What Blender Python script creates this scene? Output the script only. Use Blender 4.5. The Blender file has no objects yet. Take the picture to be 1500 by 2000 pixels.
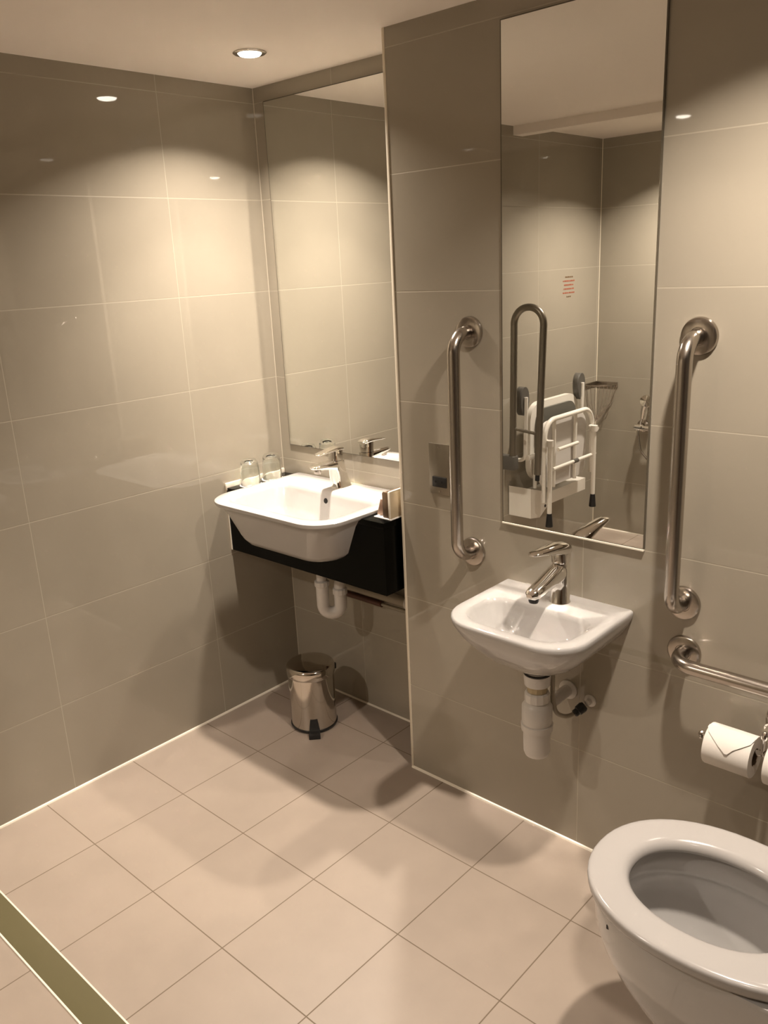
import bpy, bmesh, math, random
from mathutils import Vector, Matrix
C = bpy.context.scene
col = C.collection
PI = math.pi

# ------------------------------------------------------------------ camera
cam_d = bpy.data.cameras.new('camera')
cam = bpy.data.objects.new('camera', cam_d); col.objects.link(cam)
F_PX = 1636.76
cam_d.sensor_fit = 'HORIZONTAL'; cam_d.sensor_width = 36.0
cam_d.lens = F_PX / 1500 * 36.0
cam_d.clip_start = 0.02
yaw, pitch, roll = 0.7511, -0.2906, -0.0478
cy, sy, cp, sp, cr, sr = math.cos(yaw), math.sin(yaw), math.cos(pitch), math.sin(pitch), math.cos(roll), math.sin(roll)
fwd = Vector((-sy*cp, cy*cp, sp)); rgt = Vector((cy, sy, 0)); upv = rgt.cross(fwd)
r2 = cr*rgt + sr*upv; u2 = -sr*rgt + cr*upv
M = Matrix((( r2.x, u2.x, -fwd.x, 2.3542), (r2.y, u2.y, -fwd.y, -1.9831), (r2.z, u2.z, -fwd.z, 1.5821), (0, 0, 0, 1)))
cam.matrix_world = M
C.camera = cam

# ------------------------------------------------------------------ world, view, lamps
w = bpy.data.worlds.new('world'); C.world = w; w.use_nodes = True
w.node_tree.nodes['Background'].inputs[0].default_value = (1.0, 0.85, 0.68, 1)
w.node_tree.nodes['Background'].inputs[1].default_value = 0.0
C.view_settings.view_transform = 'Standard'
C.view_settings.look = 'None'
C.view_settings.gamma = 1.0
C.view_settings.use_curve_mapping = False
C.view_settings.exposure = 0.0
cyc = C.cycles
cyc.max_bounces = 9; cyc.diffuse_bounces = 4; cyc.glossy_bounces = 6; cyc.transmission_bounces = 8
cyc.caustics_reflective = True; cyc.caustics_refractive = True
cyc.blur_glossy = 0.0
cyc.use_guiding = True; cyc.use_surface_guiding = True; cyc.guiding_training_samples = 128   # steadier light bounced off the mirrors
cyc.sample_clamp_indirect = 0.0; cyc.adaptive_threshold = 0.015
LAMP_COLOR = (1.0, 0.87, 0.75)
SPILL, BEAM = 128, 84      # each lamp: a wide spill and a narrower beam (degrees)
# x, y, ceiling height, watts of spill, watts of beam
LAMPS = [(0.375, -0.315, 2.147, 12.5, 4.0), (1.90, -0.65, 2.147, 17.0, 0.3), (0.60, -2.40, 2.170, 20.0, 0.5), (2.30, -1.58, 2.147, 0.2, 1.0)]

H = 2.147; D = -0.206; W = 0.769; REAR = -2.794; RX = 2.95

# ------------------------------------------------------------------ materials
def mat(name, color, rough=0.5, metal=0.0, **kw):
    m = bpy.data.materials.new(name); m.use_nodes = True
    b = m.node_tree.nodes['Principled BSDF']
    b.inputs['Base Color'].default_value = (*color, 1)
    b.inputs['Roughness'].default_value = rough
    b.inputs['Metallic'].default_value = metal
    for k, v in kw.items():
        b.inputs[k.replace('_', ' ')].default_value = v
    return m

def N(nt, t, **kw):
    n = nt.nodes.new(t)
    for k, v in kw.items(): setattr(n, k, v)
    return n
def mth(nt, op, a, b=None, c=None):
    n = N(nt, 'ShaderNodeMath', operation=op)
    for i, v in enumerate((a, b, c)):
        if v is None: continue
        if isinstance(v, (int, float)): n.inputs[i].default_value = v
        else: nt.links.new(v, n.inputs[i])
    return n.outputs[0]
def joint(nt, val, off, size, half):
    """1 on the joint line, 0 on the tile"""
    a = mth(nt, 'SUBTRACT', val, off - size*100)
    b = mth(nt, 'MODULO', a, size)
    c = mth(nt, 'SUBTRACT', size, b)
    d_ = mth(nt, 'MINIMUM', b, c)
    e = mth(nt, 'DIVIDE', d_, half)
    f = mth(nt, 'SUBTRACT', 1.6, e)
    n = N(nt, 'ShaderNodeClamp'); nt.links.new(f, n.inputs[0])
    return n.outputs[0]
def tile_mat(name, ox, oy, tile, grout, sx=0.6, sy_=0.6, sz=0.3, oz=0.0, half=0.0011, rough=0.025, floor=False, mottle=0.04):
    m = bpy.data.materials.new(name); m.use_nodes = True; nt = m.node_tree
    b = nt.nodes['Principled BSDF']
    g = N(nt, 'ShaderNodeNewGeometry'); s = N(nt, 'ShaderNodeSeparateXYZ'); nt.links.new(g.outputs['Position'], s.inputs[0])
    ns = N(nt, 'ShaderNodeSeparateXYZ'); nt.links.new(g.outputs['True Normal'], ns.inputs[0])
    if floor:
        j = mth(nt, 'MAXIMUM', joint(nt, s.outputs[0], ox, sx, half), joint(nt, s.outputs[1], oy, sy_, half))
    else:
        isx = mth(nt, 'GREATER_THAN', mth(nt, 'ABSOLUTE', ns.outputs[0]), 0.5)
        jx = joint(nt, s.outputs[0], ox, sx, half*0.9); jy = joint(nt, s.outputs[1], oy, sy_, half*0.9)
        mixv = mth(nt, 'ADD', mth(nt, 'MULTIPLY', jy, isx), mth(nt, 'MULTIPLY', jx, mth(nt, 'SUBTRACT', 1.0, isx)))
        j = mth(nt, 'MAXIMUM', mixv, joint(nt, s.outputs[2], oz, sz, half))
    no = N(nt, 'ShaderNodeTexNoise'); no.inputs['Scale'].default_value = 9 if floor else 3; no.inputs['Detail'].default_value = 6
    nt.links.new(g.outputs['Position'], no.inputs['Vector'])
    mr = N(nt, 'ShaderNodeMapRange'); mr.inputs[1].default_value = 0.3; mr.inputs[2].default_value = 0.7
    mr.inputs[3].default_value = 1 - mottle; mr.inputs[4].default_value = 1 + mottle
    nt.links.new(no.outputs[0], mr.inputs[0])
    vm = N(nt, 'ShaderNodeVectorMath', operation='SCALE'); vm.inputs[0].default_value = tile
    nt.links.new(mr.outputs[0], vm.inputs['Scale'])
    mx = N(nt, 'ShaderNodeMix', data_type='RGBA')
    nt.links.new(j, mx.inputs['Factor']); nt.links.new(vm.outputs[0], mx.inputs['A']); mx.inputs['B'].default_value = (*grout, 1)
    nt.links.new(mx.outputs['Result'], b.inputs['Base Color'])
    ro = mth(nt, 'ADD', mth(nt, 'MULTIPLY', j, 0.6 - rough*0.5), rough)
    nt.links.new(ro, b.inputs['Roughness'])
    bp = N(nt, 'ShaderNodeBump'); bp.inputs['Strength'].default_value = 0.25; bp.inputs['Distance'].default_value = 0.001; bp.invert = True
    nt.links.new(j, bp.inputs['Height']); nt.links.new(bp.outputs[0], b.inputs['Normal'])
    return m

TILE = (0.340, 0.304, 0.241); GROUT = (0.44, 0.395, 0.31)
m_tile_left = tile_mat('wall_tile_left', 0.169, -0.3755, TILE, GROUT)
m_tile_alcove = tile_mat('wall_tile_alcove', 0.369, -0.3755, TILE, GROUT)
m_tile_rear = tile_mat('wall_tile_rear', 0.60, -0.3755, TILE, GROUT)
m_floor = tile_mat('floor_tile', 0.2962, -0.7708, (0.355, 0.292, 0.236), (0.15, 0.11, 0.072), sx=0.3015, sy_=0.3051, half=0.0013, rough=0.42, floor=True, mottle=0.035)
m_ceil = mat('ceiling_paint', (0.82, 0.75, 0.67), 0.85)
m_sil = mat('white_silicone', (0.86, 0.80, 0.68), 0.4)
m_darkwall = mat('absorber_taupe', (0.10, 0.085, 0.065), 0.6)  # unseen right wall, set this dark to soak up bounced light
m_door = mat('absorber_veneer', (0.07, 0.04, 0.022), 0.35)  # dark face of the added door, lowers the ambient light
m_joint = mat('pale_joint', (0.50, 0.45, 0.36), 0.5)
m_trim = mat('cream_trim', (0.74, 0.67, 0.54), 0.35)
m_porc = mat('white_porcelain', (0.49, 0.475, 0.455), 0.07, 0, Coat_Weight=0.3, Coat_Roughness=0.03)
m_chrome = mat('chrome', (0.82, 0.80, 0.77), 0.06, 1)
m_mirror = mat('mirror_silver', (0.90, 0.91, 0.89), 0.0, 1)
m_edge = mat('mirror_edge', (0.10, 0.085, 0.06), 0.3)
m_black = mat('black_laminate', (0.0008, 0.0011, 0.0008), 0.22, 0, Specular_IOR_Level=0.12)
m_dark = mat('dark_plastic', (0.012, 0.012, 0.012), 0.4)
m_hole = mat('dark_hole', (0.006, 0.005, 0.004), 0.8)
m_plastic = mat('white_plastic', (0.66, 0.63, 0.59), 0.35)
m_seatpl = mat('white_seat_plastic', (0.42, 0.40, 0.38), 0.16)
m_grey = mat('grey_plastic', (0.10, 0.093, 0.08), 0.45)
m_greypad = mat('grey_pad', (0.125, 0.12, 0.10), 0.5)
m_paper = mat('white_tissue', (0.76, 0.72, 0.66), 0.9)
m_card = mat('cardboard_core', (0.16, 0.11, 0.07), 0.9)
m_coaster = mat('white_coaster', (0.86, 0.84, 0.8), 0.8)
m_copper = mat('painted_copper', (0.09, 0.035, 0.02), 0.4)
m_pipe = mat('beige_pipe', (0.34, 0.30, 0.23), 0.45)
m_strip = mat('olive_strip', (0.135, 0.118, 0.060), 0.35)
m_whitemetal = mat('white_enamel', (0.82, 0.78, 0.70), 0.25)
m_brown = mat('brown_leather', (0.13, 0.075, 0.035), 0.5)
m_beige = mat('beige_board', (0.52, 0.43, 0.29), 0.45)
m_sachet = mat('pinkish_sachet', (0.50, 0.34, 0.25), 0.5)
m_brass = mat('dull_brass', (0.45, 0.37, 0.23), 0.45, 0.3)
m_red = mat('red_print', (0.42, 0.12, 0.07), 0.6)
m_brownprint = mat('brown_print', (0.20, 0.12, 0.06), 0.6)
m_water = mat('water', (0.95, 0.97, 0.97), 0.02, 0, Transmission_Weight=1.0, IOR=1.33)
m_glass = mat('clear_glass', (0.97, 0.99, 0.97), 0.0, 0, Transmission_Weight=1.0, IOR=1.45)
def brushed(name, c, r):
    m = mat(name, c, r, 1); nt = m.node_tree; b = nt.nodes['Principled BSDF']
    tc = N(nt, 'ShaderNodeTexCoord'); mp = N(nt, 'ShaderNodeMapping'); mp.inputs['Scale'].default_value = (300, 300, 6)
    no = N(nt, 'ShaderNodeTexNoise'); no.inputs['Scale'].default_value = 1.0
    nt.links.new(tc.outputs['Object'], mp.inputs[0]); nt.links.new(mp.outputs[0], no.inputs['Vector'])
    mr = N(nt, 'ShaderNodeMapRange'); mr.inputs[3].default_value = r*0.75; mr.inputs[4].default_value = r*1.3
    nt.links.new(no.outputs[0], mr.inputs[0]); nt.links.new(mr.outputs[0], b.inputs['Roughness'])
    return m
m_steel = brushed('brushed_steel', (0.47, 0.43, 0.385), 0.22)
m_plate = brushed('satin_plate', (0.30, 0.27, 0.22), 0.38)
m_bin = mat('polished_steel', (0.60, 0.56, 0.50), 0.09, 1)
m_railgrey = mat('grey_rail', (0.27, 0.245, 0.20), 0.32, 0.85)
def emis(name, c, s):
    m = bpy.data.materials.new(name); m.use_nodes = True; nt = m.node_tree
    b = nt.nodes['Principled BSDF']; b.inputs['Base Color'].default_value = (0.8, 0.8, 0.8, 1)
    b.inputs['Emission Color'].default_value = (*c, 1); b.inputs['Emission Strength'].default_value = s
    return m
m_lens = emis('lamp_lens', (1.0, 0.9, 0.76), 25.0)

# ------------------------------------------------------------------ mesh helpers
def bm_new(): return bmesh.new()
def obj(name, bm, m, parent=None, smooth=True, ang=38, kind=None, loc=None):
    me = bpy.data.meshes.new(name)
    bmesh.ops.remove_doubles(bm, verts=bm.verts, dist=1e-6)
    bmesh.ops.recalc_face_normals(bm, faces=bm.faces)
    if smooth:
        for f in bm.faces: f.smooth = True
        for e in bm.edges:
            if len(e.link_faces) != 2 or e.calc_face_angle(0) > math.radians(ang): e.smooth = False
    bm.to_mesh(me); bm.free()
    for mm in (m if isinstance(m, (list, tuple)) else [m]): me.materials.append(mm)
    o = bpy.data.objects.new(name, me); col.objects.link(o)
    if parent: o.parent = parent
    if loc: o.location = loc
    if kind: o['kind'] = kind
    return o
def tag(o, label, cat, group=None):
    o['label'] = label; o['category'] = cat
    if group: o['group'] = group
    return o
def thing(name, label, cat, loc=(0, 0, 0), group=None):
    o = bpy.data.objects.new(name, None); col.objects.link(o); o.location = loc
    o.empty_display_size = 0.05
    return tag(o, label, cat, group)
def box(bm, x0, x1, y0, y1, z0, z1, bev=0.0, mi=0):
    r = bmesh.ops.create_cube(bm, size=1)
    vs = r['verts']
    for v in vs:
        v.co = Vector(((x0+x1)/2 + v.co.x*(x1-x0), (y0+y1)/2 + v.co.y*(y1-y0), (z0+z1)/2 + v.co.z*(z1-z0)))
    fs = set(f for v in vs for f in v.link_faces)
    for f in fs: f.material_index = mi
    if bev > 0:
        es = list(set(e for v in vs for e in v.link_edges))
        rr_ = bmesh.ops.bevel(bm, geom=es, offset=bev, segments=2, profile=0.5, affect='EDGES')
        for f in rr_['faces']: f.material_index = mi
    return bm
def loft(bm, loops, cap0=True, cap1=True, mi=0):
    vl = [[bm.verts.new(p) for p in L] for L in loops]
    n = len(loops[0])
    for a, b in zip(vl[:-1], vl[1:]):
        for i in range(n):
            f = bm.faces.new((a[i], a[(i+1) % n], b[(i+1) % n], b[i])); f.material_index = mi
    if cap0: bm.faces.new(list(reversed(vl[0]))).material_index = mi
    if cap1: bm.faces.new(vl[-1]).material_index = mi
    return vl
def rings(center, axis, prof, n=32):
    """lathe loops: prof = [(radius, distance along axis)]"""
    ax = Vector(axis).normalized(); t = Vector((1, 0, 0)) if abs(ax.x) < 0.9 else Vector((0, 1, 0))
    u = ax.cross(t).normalized(); v = ax.cross(u); c = Vector(center)
    return [[c + ax*d + (u*math.cos(2*PI*i/n) + v*math.sin(2*PI*i/n))*max(r, 1e-5) for i in range(n)] for r, d in prof]
def lathe(bm, center, axis, prof, n=32, mi=0, cap0=True, cap1=True):
    loft(bm, rings(center, axis, prof, n), cap0, cap1, mi); return bm
def fillet(pts, R, seg=8):
    P = [Vector(p) for p in pts]; out = [P[0]]
    for i in range(1, len(P)-1):
        a, b, c = P[i-1], P[i], P[i+1]
        d1 = (a-b); d2 = (c-b); l1, l2 = d1.length, d2.length; d1.normalize(); d2.normalize()
        ang = d1.angle(d2)
        if ang > PI - 0.02: out.append(b); continue
        rr_ = R[i-1] if isinstance(R, (list, tuple)) else R
        t = min(rr_/math.tan(ang/2), l1*0.49 if i > 1 else l1*0.98, l2*0.49 if i < len(P)-2 else l2*0.98)
        r_ = t*math.tan(ang/2)
        bis = (d1+d2).normalized(); cc = b + bis*(r_/math.sin(ang/2))
        s = b + d1*t - cc; e = b + d2*t - cc; tot = s.angle(e)
        ax = s.cross(e).normalized()
        for k in range(seg+1):
            out.append(cc + Matrix.Rotation(tot*k/seg, 3, ax) @ s)
    out.append(P[-1]); return out
def tube(bm, pts, r, n=16, mi=0, caps=True):
    P = [Vector(p) for p in pts]; Q = [P[0]]
    for p in P[1:]:
        if (p-Q[-1]).length > 1e-5: Q.append(p)
    P = Q
    T = []
    for i in range(len(P)):
        t = (P[min(i+1, len(P)-1)] - P[max(i-1, 0)]).normalized(); T.append(t)
    t0 = T[0]; ref = Vector((0, 0, 1)) if abs(t0.z) < 0.9 else Vector((1, 0, 0))
    u = t0.cross(ref).normalized(); loops = []
    for i, p in enumerate(P):
        t = T[i]; u = (u - t*u.dot(t)).normalized(); v = t.cross(u)
        rr_ = r[i] if isinstance(r, (list, tuple)) else r
        loops.append([p + (u*math.cos(2*PI*k/n) + v*math.sin(2*PI*k/n))*rr_ for k in range(n)])
    loft(bm, loops, caps, caps, mi); return bm
def rrect(x0, x1, y0, y1, rf, rb, z, n=8):
    """rounded rectangle, front (y0) corner radius rf, back (y1) corner radius rb"""
    out = []
    for cx_, cy_, r, a0 in ((x1-rf, y0+rf, rf, -PI/2), (x1-rb, y1-rb, rb, 0), (x0+rb, y1-rb, rb, PI/2), (x0+rf, y0+rf, rf, PI)):
        for k in range(n+1):
            a = a0 + PI/2*k/n
            out.append(Vector((cx_ + r*math.cos(a), cy_ + r*math.sin(a), z)))
    return out
def sec(kind, a, b, h1, h2, x=0.0, n=24, p=2.6):
    """superellipse section; 'xz': at y=a, centre z=b ; 'xy': at z=a, centre y=b"""
    out = []
    for k in range(n):
        t = 2*PI*k/n; c_, s_ = math.cos(t), math.sin(t)
        du = math.copysign(abs(c_)**(2/p), c_)*h1; dv = math.copysign(abs(s_)**(2/p), s_)*h2
        out.append(Vector((x+du, a, b+dv)) if kind == 'xz' else Vector((x+du, b+dv, a)))
    return out

# ------------------------------------------------------------------ room shell
def shell(name, x0, x1, y0, y1, z0, z1, m):
    b = bm_new(); box(b, x0, x1, y0, y1, z0, z1); return obj(name, b, m, smooth=False, kind='structure')
shell('floor', -0.1, RX+0.1, REAR-0.1, 0.1, -0.1, 0.0, m_floor)
shell('ceiling', -0.1, RX+0.1, REAR-0.1, 0.1, H, H+0.12, m_ceil)
shell('wall_left', -0.1, 0.0, REAR-0.1, 0.1, 0.0, H, m_tile_left)
shell('wall_back', 0.0, W, 0.0, 0.1, 0.0, H, m_tile_alcove)
shell('wall_front', W, RX+0.1, D, 0.1, 0.0, H, m_tile_left)
shell('wall_rear', 0.0, RX, REAR-0.1, REAR, 0.0, H, m_tile_rear)
shell('wall_right', RX, RX+0.1, REAR-0.1, D, 0.0, H, m_darkwall)
# added unseen door behind the camera; its dark face absorbs bounced light
b = bm_new(); box(b, RX-0.03, RX-0.001, -2.35, -1.45, 0.002, 2.04, 0.003); dr = obj('added_door_1', b, m_door, kind='structure')
b = bm_new(); tube(b, fillet([(RX-0.03, -1.52, 1.0), (RX-0.08, -1.52, 1.0), (RX-0.08, -1.65, 1.0)], 0.012, 5), 0.009, 12); obj('added_door_handle', b, m_steel, dr)
# downstand beam in front of the shower
shell('trim_1', 0.0, RX, -2.03, -1.955, 2.108, H, m_ceil)
# cream tile bead on the outer corner of the alcove
b = bm_new(); box(b, W-0.003, W+0.006, D-0.002, D+0.010, 0, H, 0.0015); obj('trim_2', b, m_trim, kind='structure')
def bead(name, p0, p1, r=0.006, m=m_sil):
    b = bm_new(); tube(b, [p0, p1], r, 8); return obj(name, b, m, kind='structure')
bead('baseboard_left', (0, REAR, 0), (0, 0, 0))
bead('baseboard_back', (0, 0, 0), (W, 0, 0), 0.005)
bead('baseboard_front', (W, D, 0), (RX, D, 0))
bead('baseboard_rear', (0, REAR, 0), (RX, REAR, 0))
bead('trim_3', (0, 0, 0), (0, 0, H), 0.002, m_joint)
bead('trim_4', (0, REAR, 0), (0, REAR, H), 0.003, m_trim)
# threshold strip of the shower floor
b = bm_new(); box(b, 0.001, RX-0.001, -1.409, -1.345, 0.0, 0.003, 0.001)
o = obj('threshold_strip', b, m_strip); tag(o, 'flat olive-beige metal strip set across the floor at the shower edge', 'floor strip')
for yy in (-1.411, -1.343):
    b = bm_new(); box(b, 0.001, RX-0.001, yy-0.002, yy+0.002, 0, 0.0035); obj('bead', b, m_sil, o)

# ------------------------------------------------------------------ recessed lamps
lamp_labels = ['recessed round downlight glowing in the ceiling above the alcove basin',
               'recessed round downlight in the ceiling above the toilet',
               'recessed round downlight in the ceiling over the shower seat',
               'recessed round downlight in the ceiling near the doorway']
for (lx, ly, lz, w_spill, w_beam), lab in zip(LAMPS, lamp_labels):
    z0 = H if lz > H else lz
    t = thing('downlight', lab, 'ceiling light', (lx, ly, z0), 'recessed ceiling downlights')
    b = bm_new()
    lathe(b, (0, 0, 0), (0, 0, -1), [(0.030, 0.0), (0.046, 0.0), (0.0465, 0.0015), (0.043, 0.004), (0.035, 0.004), (0.033, 0.002), (0.030, 0.0)], 40, cap0=False, cap1=False)
    obj('rim', b, m_steel, t)
    b = bm_new()
    lathe(b, (0, 0, 0), (0, 0, -1), [(0.0, 0.001), (0.031, 0.001), (0.032, 0.003), (0.028, 0.0075), (0.016, 0.0105), (0.0, 0.0115)], 40, cap0=False, cap1=False)
    obj('lens', b, m_lens, t)
    for k, (wt, spr) in enumerate(((w_spill, SPILL), (w_beam, BEAM))):
        ld = bpy.data.lights.new('downlight_beam', 'AREA'); ld.shape = 'DISK'; ld.size = 0.062
        ld.energy = wt; ld.color = LAMP_COLOR; ld.spread = math.radians(spr)
        lo = bpy.data.objects.new('downlight_beam', ld); col.objects.link(lo); lo.parent = t; lo.location = (0, 0, -0.014-0.001*k)

# ------------------------------------------------------------------ mirrors
def mirror(label, x0, x1, yw, z0, z1, th=0.006):
    t = thing('wall_mirror', label, 'mirror', ((x0+x1)/2, yw, z0))
    hw = (x1-x0)/2; hh = z1-z0
    b = bm_new(); box(b, -hw, hw, -th, -0.0005, 0, hh); obj('backing', b, m_edge, t, smooth=False)
    b = bm_new(); box(b, -hw+0.0035, hw-0.0025, -th-0.0012, -th, 0.002, hh-0.003); obj('glass', b, m_mirror, t, smooth=False)
    return t
mirror('tall frameless mirror filling the alcove above the vanity basin', 0.054, W-0.004, 0.0, 0.956, 2.100)
t = mirror('tall narrow frameless mirror on the tiled wall above the small basin', 1.131, 1.531, D, 0.904, 2.093)
b = bm_new(); box(b, -0.2, 0.2, -0.009, 0, -0.005, 0.0, 0.001); obj('bottom_rail', b, m_sil, t)

# ------------------------------------------------------------------ alcove vanity
CT = 0.845; CF = -0.272; CB = 0.616
t = thing('vanity_unit', 'glossy black vanity box fitted into the alcove under the larger basin', 'vanity unit', (0.36, -0.13, CB))
def L(x, y, z): return Vector((x-0.36, y+0.13, z-CB))
b = bm_new()
def lbox(bm, x0, x1, y0, y1, z0, z1, bev=0.0): box(bm, x0-0.36, x1-0.36, y0+0.13, y1+0.13, z0-CB, z1-CB, bev)
lbox(b, 0.006, 0.105, CF, -0.003, CT-0.02, CT, 0.001)
obj('worktop', b, m_black, t)
b = bm_new(); lbox(b, 0.640, 0.752, CF, -0.003, CT-0.02, CT, 0.001)
obj('worktop', b, m_black, t)
# apron with a cut-out following the basin
b = bm_new()
G = [0.006, 0.108, 0.150, 0.185, 0.560, 0.590, 0.636, 0.752]            # apron: a strip with two raised ends
top = [CT-0.0205, CT-0.0205, 0.716, 0.701, 0.701, 0.716, CT-0.0205, CT-0.0205]
for k in range(7):
    y0_, y1_ = CF, CF+0.018
    q = [(G[k], CB), (G[k+1], CB), (G[k+1], top[k+1]), (G[k], top[k])]
    A = [b.verts.new(L(x, y0_, z)) for x, z in q]; B = [b.verts.new(L(x, y1_, z)) for x, z in q]
    b.faces.new(A); b.faces.new(list(reversed(B)))
    b.faces.new((A[0], A[1], B[1], B[0])); b.faces.new((A[3], A[2], B[2], B[3]))
    if k == 0: b.faces.new((A[0], A[3], B[3], B[0]))
    if k == 6: b.faces.new((A[1], A[2], B[2], B[1]))
obj('apron', b, m_black, t, smooth=False)
b = bm_new(); lbox(b, 0.734, 0.752, CF+0.018, -0.01, CB, CT-0.02); obj('side_panel', b, m_black, t, smooth=False)
b = bm_new(); lbox(b, 0.006, 0.020, CF+0.018, -0.01, CB, CT-0.02); obj('side_panel', b, m_black, t, smooth=False)
b = bm_new(); lbox(b, 0.001, 0.010, CF-0.004, -0.003, CT-0.01, CT+0.017, 0.003); lbox(b, 0.001, 0.006, CF-0.003, CF+0.002, CB, CT); obj('sealant_bead', b, m_sil, t)

# basin (semi-recessed)
BZ = 0.858
t = thing('vanity_basin', 'large white rectangular basin set half into the black vanity in the alcove', 'basin', (0.36, -0.2, 0.70))
def sh(loops, o): return [[p - Vector(o) for p in lp] for lp in loops]
o0 = (0.36, -0.2, 0.70)
b = bm_new()
loops = [rrect(0.190, 0.555, -0.345, -0.10, 0.07, 0.04, 0.700),
         rrect(0.170, 0.575, -0.362, -0.08, 0.08, 0.04, 0.704),
         rrect(0.150, 0.597, -0.375, -0.07, 0.09, 0.04, 0.722),
         rrect(0.118, 0.636, -0.408, -0.055, 0.088, 0.03, 0.815),
         rrect(0.108, 0.650, -0.424, -0.030, 0.095, 0.02, 0.836),
         rrect(0.097, 0.660, -0.438, -0.0105, 0.102, 0.012, 0.842),
         rrect(0.093, 0.664, -0.442, -0.0095, 0.105, 0.012, 0.848),
         rrect(0.094, 0.663, -0.441, -0.0100, 0.104, 0.012, 0.855),
         rrect(0.099, 0.658, -0.436, -0.0140, 0.100, 0.010, BZ),
         rrect(0.132, 0.626, -0.404, -0.128, 0.080, 0.045, BZ),
         rrect(0.137, 0.621, -0.398, -0.134, 0.088, 0.045, BZ-0.004),
         rrect(0.144, 0.614, -0.390, -0.140, 0.084, 0.045, BZ-0.018),
         rrect(0.160, 0.598, -0.374, -0.150, 0.078, 0.045, BZ-0.080),
         rrect(0.180, 0.570, -0.352, -0.162, 0.070, 0.045, BZ-0.118),
         rrect(0.205, 0.515, -0.310, -0.180, 0.050, 0.045, BZ-0.134),
         rrect(0.330, 0.410, -0.270, -0.205, 0.030, 0.030, BZ-0.140)]
loft(b, sh(loops, o0))
obj('bowl', b, m_porc, t, ang=50)
b = bm_new(); lathe(b, Vector((0.372, -0.1415, 0.8235)) - Vector(o0), (0, -1, 0.14), [(0.0095, -0.004), (0.0095, 0.0012), (0.0082, 0.0016)], 24)
obj('overflow_hole', b, m_hole, t)
b = bm_new(); lathe(b, Vector((0.37, -0.237, BZ-0.1398)) - Vector(o0), (0, 0, 1), [(0.032, 0), (0.032, 0.002), (0.026, 0.004), (0.0, 0.005)], 28, cap1=False)
obj('drain', b, m_chrome, t)

# faucets ------------------------------------------------------------
def rot_pts(loops, o): return [[p - Vector(o) for p in lp] for lp in loops]
# alcove tap
X = 0.371; o1 = (X, -0.065, BZ)
t = thing('mixer_tap', 'chrome single-lever tap with slanted body on the alcove basin', 'tap', o1)
b = bm_new()
loft(b, rot_pts([sec('xy', BZ, -0.066, 0.027, 0.036, X, p=3), sec('xy', BZ+0.003, -0.066, 0.026, 0.034, X, p=3), sec('xy', BZ+0.04, -0.075, 0.024, 0.030, X, p=3),
     sec('xy', BZ+0.07, -0.080, 0.0225, 0.027, X, p=3), sec('xy', BZ+0.094, -0.082, 0.022, 0.026, X, p=3)], o1)); obj('body', b, m_chrome, t)
b = bm_new()
loft(b, rot_pts([sec('xz', -0.070, 0.935, 0.020, 0.016, X), sec('xz', -0.100, 0.938, 0.022, 0.0165, X), sec('xz', -0.140, 0.942, 0.022, 0.012, X),
     sec('xz', -0.172, 0.944, 0.021, 0.009, X), sec('xz', -0.186, 0.9445, 0.017, 0.006, X), sec('xz', -0.191, 0.9445, 0.008, 0.002, X)], o1)); obj('spout', b, m_chrome, t)
b = bm_new(); lathe(b, Vector((X, -0.168, 0.936))-Vector(o1), (0, -0.1, -1), [(0.012, 0), (0.012, 0.010), (0.0105, 0.014), (0.0, 0.014)], 24, cap1=False); obj('aerator', b, m_steel, t)
b = bm_new()
loft(b, rot_pts([sec('xy', BZ+0.095, -0.083, 0.0205, 0.023, X, p=3), sec('xy', BZ+0.125, -0.083, 0.021, 0.023, X, p=3), sec('xy', BZ+0.131, -0.083, 0.020, 0.022, X, p=3)], o1)); hub = obj('hub', b, m_chrome, t)
b = bm_new()
loft(b, rot_pts([sec('xz', -0.056, 0.987, 0.016, 0.003, X), sec('xz', -0.062, 0.989, 0.021, 0.007, X), sec('xz', -0.085, 0.991, 0.022, 0.008, X), sec('xz', -0.110, 0.990, 0.020, 0.006, X),
     sec('xz', -0.145, 0.987, 0.018, 0.004, X), sec('xz', -0.166, 0.985, 0.014, 0.003, X), sec('xz', -0.171, 0.985, 0.007, 0.0015, X)], o1)); obj('lever', b, m_chrome, t)

# coasters and tumblers
for i, (gy, lab) in enumerate(((-0.198, 'front'), (-0.098, 'rear'))):
    gx = 0.051
    b = bm_new(); lathe(b, (0, 0, 0), (0, 0, 1), [(0.0, 0), (0.040, 0), (0.040, 0.002), (0.0, 0.002)], 36, cap0=False, cap1=False)
    # squashed where it meets the wall bead
    o = obj('coaster', b, m_coaster, loc=(gx, gy, CT+0.0001))
    tag(o, 'round white paper coaster under the %s glass at the alcove wall' % ('nearer' if i == 0 else 'farther'), 'coaster', 'coasters beside the basin')
    t = thing('tumbler', 'upturned clear glass tumbler on a coaster, %s' % ('nearer the vanity front edge' if i == 0 else 'nearer the alcove corner'), 'glass', (gx, gy, CT+0.0023), 'upturned tumblers')
    b = bm_new()
    lathe(b, (0, 0, 0), (0, 0, 1), [(0.0345, 0), (0.0350, 0.0015), (0.0345, 0.03), (0.0325, 0.065), (0.0295, 0.082), (0.0240, 0.0900), (0.012, 0.0915), (0.0, 0.0905), (0.0, 0.079), (0.014, 0.080), (0.024, 0.076), (0.0290, 0.064), (0.0322, 0.03), (0.0328, 0.0015), (0.0335, 0.0), (0.0345, 0)], 40, cap0=False, cap1=False)
    obj('glass_body', b, m_glass, t, ang=70)

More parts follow.
